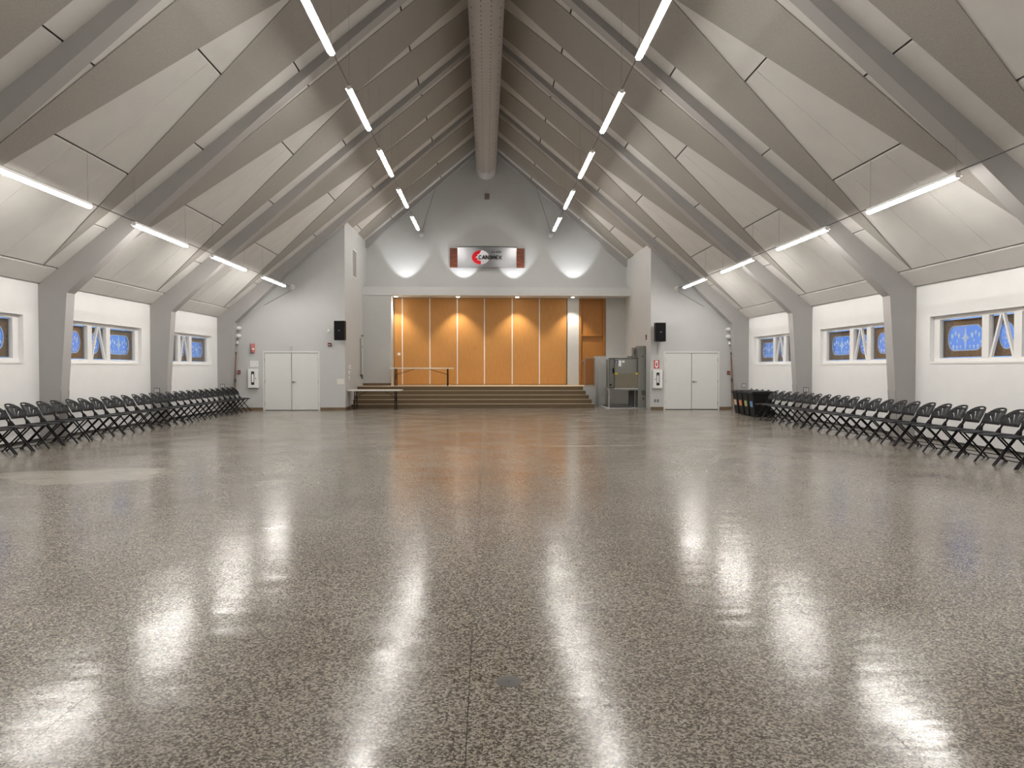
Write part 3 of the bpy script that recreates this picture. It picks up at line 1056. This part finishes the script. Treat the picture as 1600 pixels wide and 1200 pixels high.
# projecting sign
t = thing('projecting_fire_sign', 'faded red projecting fire extinguisher sign on the left back wall', 'sign', (-8.07, DW, 2.15))
for q in (-1, 1):
    MB().hexa([(q * 0.004, -0.14, -0.12), (q * 0.012, -0.14, -0.12), (q * 0.075, 0, -0.175), (q * 0.067, 0, -0.175), (q * 0.004, -0.14, 0.14), (q * 0.012, -0.14, 0.14), (q * 0.075, 0, 0.175), (q * 0.067, 0, 0.175)]).build('sign_face', 'pink_sign', t)
    MB().hexa([(q * 0.022, -0.125, -0.05), (q * 0.026, -0.125, -0.05), (q * 0.06, -0.045, -0.05), (q * 0.056, -0.045, -0.05), (q * 0.022, -0.125, 0.0), (q * 0.026, -0.125, 0.0), (q * 0.06, -0.045, 0.0), (q * 0.056, -0.045, 0.0)]).build('pictogram', 'white_label', t)
# paper notice
t = thing('paper_notice', 'white paper notice above the left extinguisher cabinet', 'notice', (-8.02, DW, 1.62))
MB().box(-0.14, 0.14, -0.004, 0, -0.10, 0.10).build('sheet', 'white_label', t)
link('printed_oval', remap(curve_mesh('printed_oval', [ell(0.20, 0.10), ell(0.18, 0.085)], 0.001, 'grey_plate'), lambda c: Vector((c.x, -0.006 - c.z, c.y))), t)


def pull(label, x, z, y=DW, w_=0.048, h=0.062):
    t = thing('fire_alarm_box', label, 'alarm', (x, y, z), 0, 'red fire alarm boxes')
    MB().box(-w_, w_, -0.045, 0, -h, h).build('box_body', 'red_plastic', t, bevel=0.006)
    MB().box(-w_ * 0.6, w_ * 0.6, -0.052, -0.045, -h * 0.25, h * 0.05).build('pull_bar', 'white_label', t)


pull('dark red pull station between the left column and extinguisher cabinet', -8.535, 1.33)
pull('dark red pull station between the right doors and right column', 8.55, 1.30)
pull('dark red alarm box beneath the white sensor near the left loudspeaker', -5.43, 2.28, w_=0.06, h=0.06)
t = thing('alarm_strobe', 'small dark red alarm on the right recess wall above the lift', 'alarm', (XR, 26.44, 2.58))
MB().box(-0.03, 0, -0.06, 0.06, -0.09, 0.09).build('strobe_body', 'red_plastic', t, bevel=0.006)
MB().box(-0.04, -0.03, -0.025, 0.025, -0.05, 0.0).build('strobe_lens', 'white_label', t)
t = thing('motion_sensor', 'small white sensor above the left double doors', 'sensor', (-6.755, DW, 2.21))
MB().prism([(-0.035, 0.05), (0.035, 0.05), (0.03, -0.05), (-0.03, -0.05)], 'y', -0.06, 0).build('sensor_body', 'white_label', t, bevel=0.008)
MB().box(-0.025, 0.025, -0.064, -0.06, -0.03, 0.0).build('sensor_window', 'grey_plate', t)
t = thing('white_sensor', 'small white box on the wall left of the left loudspeaker', 'sensor', (-5.46, DW, 2.75))
MB().box(-0.035, 0.035, -0.04, 0, -0.06, 0.06).build('sensor_body', 'white_label', t, bevel=0.008)
MB().box(-0.02, 0.02, -0.044, -0.04, -0.045, -0.02).build('sensor_window', 'grey_plate', t)
t = thing('wall_plate', 'pale cream blank plate low on the wall under the left loudspeaker', 'plate', (-5.055, DW, 1.0))
MB().box(-0.125, 0.125, -0.008, 0, -0.09, 0.09).build('plate', 'table_top', t, bevel=0.003)
for x in (-0.1, 0.1):
    MB().disc((x, -0.008, 0), (0, -1, 0), 0.008, 0.002, 8).build('screw', 'steel', t)
for k, x in enumerate((5.945, 6.045)):
    t = thing('power_outlet', 'grey outlet plate low under the right extinguisher cabinet, %s one' % ('left' if k == 0 else 'right'), 'outlet', (x, DW, 0.315), 0, 'outlets by the right doors')
    MB().box(-0.037, 0.037, -0.01, 0, -0.058, 0.058).build('plate', 'grey_plate', t, bevel=0.003)
    for z in (-0.025, 0.025):
        MB().box(-0.017, 0.017, -0.014, -0.01, z - 0.017, z + 0.017).build('socket', 'lift_dark', t)
# switch cluster and tall conduit box on the left recess wall
for k, (y, z, w_, h, nm) in enumerate(((26.50, 1.52, 0.06, 0.07, 'upper'), (26.72, 1.50, 0.06, 0.06, 'further'), (26.50, 1.30, 0.05, 0.06, 'middle'), (26.50, 1.12, 0.05, 0.05, 'lowest'))):
    t = thing('wall_switch', 'small white wall switch on the left recess wall, %s of the cluster' % nm, 'switch', (XL, y, z), 0, 'switch cluster')
    MB().box(0, 0.02, -w_, w_, -h, h).build('plate', 'white_label', t, bevel=0.004)
    MB().box(0.02, 0.03, -0.012, 0.012, -0.022, 0.022).build('toggle', 'lift_dark', t)
t = thing('equipment_cover', 'tall narrow grey cover panel on the left recess wall by the stage', 'panel', (XL + 0.004, 28.98, 1.85))
MB().box(0, 0.04, -0.26, 0.26, -0.62, 0.78).build('cover', 'grey_wall', t, bevel=0.006)
MB().box(0.04, 0.05, -0.27, -0.24, -0.62, 0.78).build('edge_strip', 'lift_dark', t)
MB().tube([(0.04, 0, 0.45), (0.06, 0, 0.45)], 0.025, 8).build('lock', 'lift_dark', t)
MB().box(0.0, 0.06, -0.22, 0.05, -0.70, -0.64).box(0.02, 0.06, 0.0, 0.05, -0.80, -0.70).build('bracket', 'lift_dark', t)
for q in (-0.15, 0.15):
    MB().tube([(0.02, q, 0.86), (0.10, q, 0.90)], 0.02, 8).build('hook', 'aluminium', t)
# column outlets
for s, sn in ((-1, 'left'), (1, 'right')):
    for k, nm in ((0, 'nearest the doors'), (1, 'second from the doors')):
        t = thing('column_outlet', 'square outlet box on the %s column %s' % (sn, nm), 'outlet', (s * 8.93, FR[k], 0.86), 0, 'outlet boxes on the columns')
        MB().box(-0.075, 0.075, -0.012, 0, -0.07, 0.07).build('plate_rim', 'lift_dark', t)
        for q in (-1, 1):
            MB().box(min(q * 0.008, q * 0.058), max(q * 0.008, q * 0.058), -0.018, -0.012, -0.052, 0.052).build('socket', 'grey_wall', t)
    # spotlight stubs and pole in the gap behind the last column
    for z, nm in ((2.83, 'upper'), (2.57, 'lower')):
        t = thing('wall_stub_lamp', 'white tapered stub lamp behind the last %s column, %s one' % (sn, nm), 'lamp', (s * 8.62, 25.63, z), 0, 'stub lamps behind the columns')
        MB().tube([(s * 0.02, 0, 0), (-s * 0.12, 0, 0.0)], 0.072, 16).build('lamp_body', 'white_paint', t)
        MB().tube([(-s * 0.12, 0, 0), (-s * 0.20, 0, 0.01)], [0.072, 0.045], 16).build('lamp_nose', 'white_paint', t)
        MB().box(-0.02, 0.02, 0.06, 0.12, -0.02, 0.02).build('bracket', 'white_paint', t)
    t = thing('security_camera', 'small white dome camera behind the last %s column' % sn, 'camera', (s * 8.57, 25.66, 2.30))
    MB().tube([(0, 0, 0), (0, 0, 0.09)], 0.045, 12).box(-0.02, 0.02, 0.0, 0.09, 0.05, 0.09).build('camera_mount', 'white_paint', t)
    MB().tube([(0, 0, 0.0), (0, 0, -0.03), (0, 0, -0.045)], [0.042, 0.034, 0.012], 12).build('dome', 'grey_plate', t)
    t = thing('leaning_pole', 'reddish wooden pole with clamp leaning behind the last %s column' % sn, 'pole', (s * 8.63, 25.65, 0))
    MB().tube([(s * 0.03, 0, 0), (-s * 0.02, 0, 1.95)], 0.020, 8).build('shaft', 'pole_wood', t)
    MB().tube([(s * 0.008, 0, 0.98), (s * 0.006, 0, 1.10)], 0.034, 8).build('clamp', 'lift_dark', t)
    MB().tube([(-s * 0.018, 0, 1.95), (-s * 0.021, 0, 2.02)], 0.03, 8).build('pole_tip', 'lift_dark', t)

# ------------------------------------------------------------------ wheelchair platform lift
t = thing('wheelchair_lift', 'grey enclosed wheelchair platform lift with side gate beside the stage', 'lift', (4.30, 26.50, 0))
ox, oy = 4.30, 26.50


def LB(x0, x1, y0, y1, z0, z1):
    return MB().box(x0 - ox, x1 - ox, y0 - oy, y1 - oy, z0, z1)


mast = LB(5.50, 5.765, 26.50, 27.05, 0.03, 2.27).build('mast', 'lift_grey', t, bevel=0.008)
LB(5.765, 5.78, 26.52, 27.0, 0.03, 2.24).build('mast_edge', 'lift_dark', mast)
MB().disc((5.66 - ox, -0.004, 1.89), (0, -1, 0), 0.022, 0.006, 10).build('key_switch', 'black_metal', mast)
LB(5.62, 5.74, 26.46, 26.50, 0.50, 0.66).build('control_box', 'lift_dark', mast, bevel=0.005)
LB(5.66, 5.72, 26.47, 26.50, 0.32, 0.40).build('junction_box', 'lift_dark', mast, bevel=0.005)
im = LB(5.36, 5.50, 26.85, 27.05, 0.75, 2.22).build('inner_mast', 'lift_grey', t, bevel=0.005)
LB(5.41, 5.45, 26.83, 26.85, 1.95, 2.15).build('slot', 'lift_dark', im)
LB(5.18, 5.36, 26.88, 26.96, 1.86, 1.90).build('hand_bar', 'lift_dark', im)
LB(4.60, 5.50, 26.56, 26.59, 1.27, 1.80).build('upper_panel', 'lift_grey', t)
LB(4.60, 5.50, 26.54, 26.59, 0.76, 1.27).build('lower_panel', 'lift_tan', t)
LB(4.60, 5.50, 26.55, 26.60, 1.80, 1.835).box(5.45 - ox, 5.48 - ox, 26.545 - oy, 26.56 - oy, 1.27, 1.80).build('panel_frame', 'lift_dark', t)
pf = LB(4.50, 5.50, 26.52, 27.95, 0.655, 0.73).build('platform', 'lift_grey', t)
LB(4.50, 5.50, 26.505, 26.52, 0.70, 0.745).build('platform_edge', 'lift_light', pf)
LB(4.42, 4.455, 26.50, 26.535, 0, 0.72).build('support_post', 'lift_light', t)
LB(4.30, 4.335, 27.9, 27.94, 0, 1.80).build('support_post', 'lift_light', t)
LB(4.30, 5.76, 26.48, 27.95, 0.0, 0.03).build('base_plate', 'lift_light', t)
LB(4.46, 5.30, 26.60, 27.9, 0.03, 0.09).build('base_tray', 'lift_dark', t)
LB(5.30, 5.48, 27.05, 27.3, 0.03, 0.655).build('guide_box', 'lift_dark', t)
LB(4.56, 5.50, 27.93, 27.96, 0.73, 1.80).build('rear_panel', 'lift_grey', t)
# gate, swung out towards the hall
gx0, gy0, gx1, gy1 = 4.36 - ox, 26.22 - oy, 4.60 - ox, 26.54 - oy
gt = MB().hexa([(gx0, gy0, 0.74), (gx0 + 0.03, gy0 - 0.02, 0.74), (gx1 + 0.03, gy1 - 0.02, 0.74), (gx1, gy1, 0.74),
                (gx0, gy0, 1.83), (gx0 + 0.03, gy0 - 0.02, 1.83), (gx1 + 0.03, gy1 - 0.02, 1.83), (gx1, gy1, 1.83)]).build('gate', 'lift_grey', t)
ge = MB()
dxy = (0.03, -0.02)


def gatepiece(u0, u1, z0, z1, out0=0.018, out1=0.034):
    def P(u, o, z):
        return (gx0 + (gx1 - gx0) * u + 0.83 * o, gy0 + (gy1 - gy0) * u - 0.6 * o, z)
    return [P(u0, out1, z0), P(u1, out1, z0), P(u1, out0, z0), P(u0, out0, z0), P(u0, out1, z1), P(u1, out1, z1), P(u1, out0, z1), P(u0, out0, z1)]


for a in ((0, 0.07, 0.74, 1.83), (0.93, 1.0, 0.74, 1.83), (0.07, 0.93, 1.79, 1.83), (0.07, 0.93, 0.74, 0.78)):
    ge.hexa(gatepiece(*a, 0.03, 0.048))
ge.build('gate_frame', 'lift_dark', gt)
MB().hexa(gatepiece(0.68, 0.82, 1.28, 1.46, 0.03, 0.07)).build('gate_handle', 'black_metal', gt)
MB().hexa(gatepiece(0.15, 0.35, 0.84, 0.90, 0.03, 0.06)).build('gate_lock', 'black_metal', gt)
LB(4.66, 4.77, 26.553, 26.56, 1.65, 1.75).build('access_sticker', 'blue_label', t)
sy = LB(4.70, 4.715, 26.549, 26.553, 1.70, 1.735)
sy.tube([(4.707 - ox, 26.551 - oy, 1.685), (4.707 - ox, 26.549 - oy, 1.685)], 0.022, 12)
sy.box(4.715 - ox, 4.74 - ox, 26.549 - oy, 26.553 - oy, 1.685, 1.70)
sy.build('wheelchair_symbol', 'white_label', t)
LB(4.79, 4.89, 26.553, 26.56, 1.53, 1.745).build('white_sticker', 'white_label', t)
LB(4.92, 5.01, 26.553, 26.56, 1.665, 1.74).build('white_sticker', 'white_label', t)
for x in (4.63, 5.41):
    LB(x, x + 0.125, 26.53, 26.54, 1.235, 1.30).build('warning_label', 'yellow_label', t)

# ------------------------------------------------------------------ wheeled bins
BN = [(23.20, 'bin_beige', 'beige'), (22.73, 'bin_orange', 'orange'), (22.26, 'bin_green', 'olive green'), (21.79, 'bin_blue', 'blue')]
for y, mt, cn in BN:
    t = thing('wheeled_bin', 'black wheeled bin with a %s label beside the last right column' % cn, 'bin', (8.24, y, 0), 0, 'sorting bins by the right column')
    # front faces the hall (-x)
    MB().hexa([(-0.25, -0.17, 0.02), (0.20, -0.17, 0.02), (0.20, 0.17, 0.02), (-0.25, 0.17, 0.02),
               (-0.34, -0.215, 0.70), (0.29, -0.215, 0.70), (0.29, 0.215, 0.70), (-0.34, 0.215, 0.70)]).build('bin_body', 'bin_plastic', t, bevel=0.02, seg=2)
    MB().box(-0.37, 0.30, -0.228, 0.228, 0.685, 0.72).build('bin_rim', 'bin_plastic', t, bevel=0.008)
    ld = MB().hexa([(-0.38, -0.222, 0.72), (0.31, -0.222, 0.72), (0.31, 0.222, 0.72), (-0.38, 0.222, 0.72),
                    (-0.33, -0.19, 0.765), (0.29, -0.19, 0.775), (0.29, 0.19, 0.775), (-0.33, 0.19, 0.765)]).build('lid', 'bin_plastic', t, bevel=0.012, seg=2)
    MB().tube([(0.20, -0.06, 0.765), (0.22, -0.06, 0.805), (0.22, 0.06, 0.805), (0.20, 0.06, 0.765)], 0.012, 6).build('lid_grip', 'bin_plastic', ld)
    MB().tube([(0.28, -0.17, 0.70), (0.36, -0.17, 0.755), (0.36, 0.17, 0.755), (0.28, 0.17, 0.70)], 0.016, 8).build('handle', 'bin_plastic', t)
    for q in (-1, 1):
        MB().tube([(0.24, q * 0.13, 0.11), (0.24, q * 0.19, 0.11)], 0.11, 18).build('wheel', 'black_metal', t)
    # label lies on the sloping front
    zz0, zz1 = 0.30, 0.47

    def fx(z):
        return -0.25 - 0.09 * (z - 0.02) / 0.68 - 0.004
    MB().hexa([(fx(zz0) - 0.003, -0.105, zz0), (fx(zz0), -0.105, zz0), (fx(zz0), 0.105, zz0), (fx(zz0) - 0.003, 0.105, zz0),
               (fx(zz1) - 0.003, -0.105, zz1), (fx(zz1), -0.105, zz1), (fx(zz1), 0.105, zz1), (fx(zz1) - 0.003, 0.105, zz1)]).build('bin_label', mt, t)

# ------------------------------------------------------------------ folding chairs with fan backs


def chair():
    t = thing('folding_chair', 'x', 'chair')
    # seat: softly domed plate
    n1, n2 = 8, 8
    vs, fs = [], []
    for i in range(n1 + 1):
        for j in range(n2 + 1):
            u, v = i / n1 * 2 - 1, j / n2 * 2 - 1
            # rounded square
            k = 1 / max(1e-6, (abs(u) ** 5 + abs(v) ** 5) ** 0.2) if max(abs(u), abs(v)) > 0 else 1
            mm = max(abs(u), abs(v))
            uu, vv = (u * mm * k / 1, v * mm * k / 1) if mm > 0 else (0, 0)
            uu, vv = max(-1, min(1, uu)), max(-1, min(1, vv))
            z = 0.455 + 0.012 * (1 - mm ** 2) - 0.012 * max(0, uu) ** 3 + 0.008 * vv * vv * (1 - mm ** 4)
            vs.append((0.045 + 0.215 * uu, 0.205 * vv * (1 + 0.04 * uu), z))
    m_ = n2 + 1
    for i in range(n1):
        for j in range(n2):
            fs.append((i * m_ + j, (i + 1) * m_ + j, (i + 1) * m_ + j + 1, i * m_ + j + 1))
    top = len(vs)
    rim = [i * m_ for i in range(n1 + 1)] + [n1 * m_ + j for j in range(1, n2 + 1)] + [i * m_ + n2 for i in range(n1 - 1, -1, -1)] + [j for j in range(n2 - 1, 0, -1)]
    low = [(vs[r][0] * 0.97, vs[r][1] * 0.97, 0.428) for r in rim]
    vs += low
    nr = len(rim)
    sf = MB()
    sf.add(vs, fs + [(rim[k], top + k, top + (k + 1) % nr, rim[(k + 1) % nr]) for k in range(nr)] + [[top + k for k in range(nr)]], True)
    sf.build('seat', 'black_plastic', t)
    # fan back
    half = [(0.195, 0.0), (0.215, 0.03), (0.226, 0.08), (0.222, 0.135), (0.205, 0.19), (0.178, 0.24), (0.14, 0.285), (0.095, 0.315), (0.045, 0.331)]
    outer = half + [(0, 0.334)] + [(-a, b_) for a, b_ in half[::-1]]
    loops = [outer, ell(0.105, 0.030, 12, 0, 0.293)]

    def slit(p0, p1, p2, w_):
        L1, L2 = [], []
        for k in range(6):
            u = k / 5
            x = (1 - u) ** 2 * p0[0] + 2 * u * (1 - u) * p1[0] + u * u * p2[0]
            y = (1 - u) ** 2 * p0[1] + 2 * u * (1 - u) * p1[1] + u * u * p2[1]
            dx = 2 * (1 - u) * (p1[0] - p0[0]) + 2 * u * (p2[0] - p1[0])
            dy = 2 * (1 - u) * (p1[1] - p0[1]) + 2 * u * (p2[1] - p1[1])
            l_ = math.hypot(dx, dy)
            ww = w_ * (0.35 + 0.65 * u) / 2
            L1.append((x - dy / l_ * ww, y + dx / l_ * ww))
            L2.append((x + dy / l_ * ww, y - dx / l_ * ww))
        return L1 + L2[::-1]
    loops.append(slit((0, 0.075), (0, 0.15), (0, 0.245), 0.017))
    for q in (-1, 1):
        loops.append(slit((q * 0.045, 0.072), (q * 0.055, 0.15), (q * 0.098, 0.228), 0.020))
        loops.append(slit((q * 0.085, 0.062), (q * 0.105, 0.115), (q * 0.165, 0.165), 0.020))
    me = curve_mesh('backrest', loops, 0.003, 'black_plastic')
    bx, bz = -0.175, 0.555
    tx, tz = -0.50, 0.866       # direction up the back (leaning)

    def place(c):
        bend = 0.055 * (c.x / 0.2) ** 2       # wraps slightly forward at the sides
        nx, nz = tz, -tx                       # forward normal
        return Vector((bx + tx * c.y + nx * (c.z + bend - 0.02), c.x, bz + tz * c.y + nz * (c.z + bend - 0.02)))
    link('backrest', remap(me, place), t)
    for q in (-1, 1):
        y = q * 0.213
        MB().tube([(0.255, y, 0.0), (-0.10, y, 0.44), (bx - 0.0, y * 0.99, bz), (bx + tx * 0.20, q * 0.190, bz + tz * 0.20)], 0.0145, 7).build('front_leg', 'black_metal', t)
        yi = q * 0.190
        MB().tube([(-0.255, yi, 0.0), (0.17, yi, 0.425)], 0.0135, 7).build('rear_leg', 'black_metal', t)
        MB().prism([(-0.16, 0.43), (-0.05, 0.43), (-0.135, 0.535), (-0.165, 0.53)], 'y', min(y * 0.97, y * 1.01), max(y * 0.97, y * 1.01)).build('hinge_bracket', 'black_metal', t)
    MB().tube([(0.176, -0.213, 0.098), (0.176, 0.213, 0.098)], 0.008, 6).build('front_stretcher', 'black_metal', t)
    MB().tube([(-0.155, -0.19, 0.10), (-0.155, 0.19, 0.10)], 0.008, 6).build('rear_stretcher', 'black_metal', t)
    return t


proto = chair()
LY = [12.05, 12.52, 12.98, 13.46, 13.89, 14.40, 14.85, 15.37, 15.79, 16.26, 16.72, 17.19, 17.63, 18.15, 18.62, 19.11, 19.57, 20.07, 20.56, 20.95, 21.36, 21.83, 22.23, 22.65, 23.10, 23.59, 24.08, 24.56, 25.03]
RY = [10.22, 10.70, 11.17, 11.60, 12.02, 12.47, 12.89, 13.37, 13.82, 14.33, 14.78, 15.21, 15.58, 16.02, 16.44, 16.92, 17.43, 17.84, 18.27, 18.72, 19.12, 19.62, 20.10, 20.52]


def relax(v, gap=0.456):
    v = sorted(v)
    for _ in range(300):
        for k in range(len(v) - 1):
            d_ = gap - (v[k + 1] - v[k])
            if d_ > 0:
                v[k] -= d_ / 2
                v[k + 1] += d_ / 2
    return v


LY, RY = relax(LY), relax(RY)
first = True
for s, ysl, sn, cx_ in ((-1, LY, 'left', -8.225), (1, RY, 'right', 7.915)):
    for k, y in enumerate(sorted(ysl, reverse=True)):
        c = proto if first else copy_tree(proto)
        first = False
        ref = 'the left double doors' if s < 0 else 'the wheeled bins'
        lab = 'black fan-backed folding chair in the %s wall row, %s' % (sn, ('nearest ' + ref) if k == 0 else ORD[k + 1] + ' from ' + ref)
        c.location = (cx_ + random.uniform(-0.015, 0.015), y, 0)
        c.rotation_euler = (0, 0, (0 if s < 0 else math.pi) + random.uniform(-0.012, 0.012))
        tag(c, lab, 'chair', 'folding chairs along the %s wall' % sn)

# ------------------------------------------------------------------ floor plug
t = thing('floor_plug', 'round grey cover plate set in the floor near the camera', 'cover', (0.105, 3.42, 0))
MB().tube([(0, 0, -0.004), (0, 0, 0.0015)], 0.062, 28).build('cover_plate', 'plug_grey', t)
MB().tube([(0, 0, 0.0015), (0, 0, 0.0022)], 0.010, 10).build('screw', 'lift_dark', t)
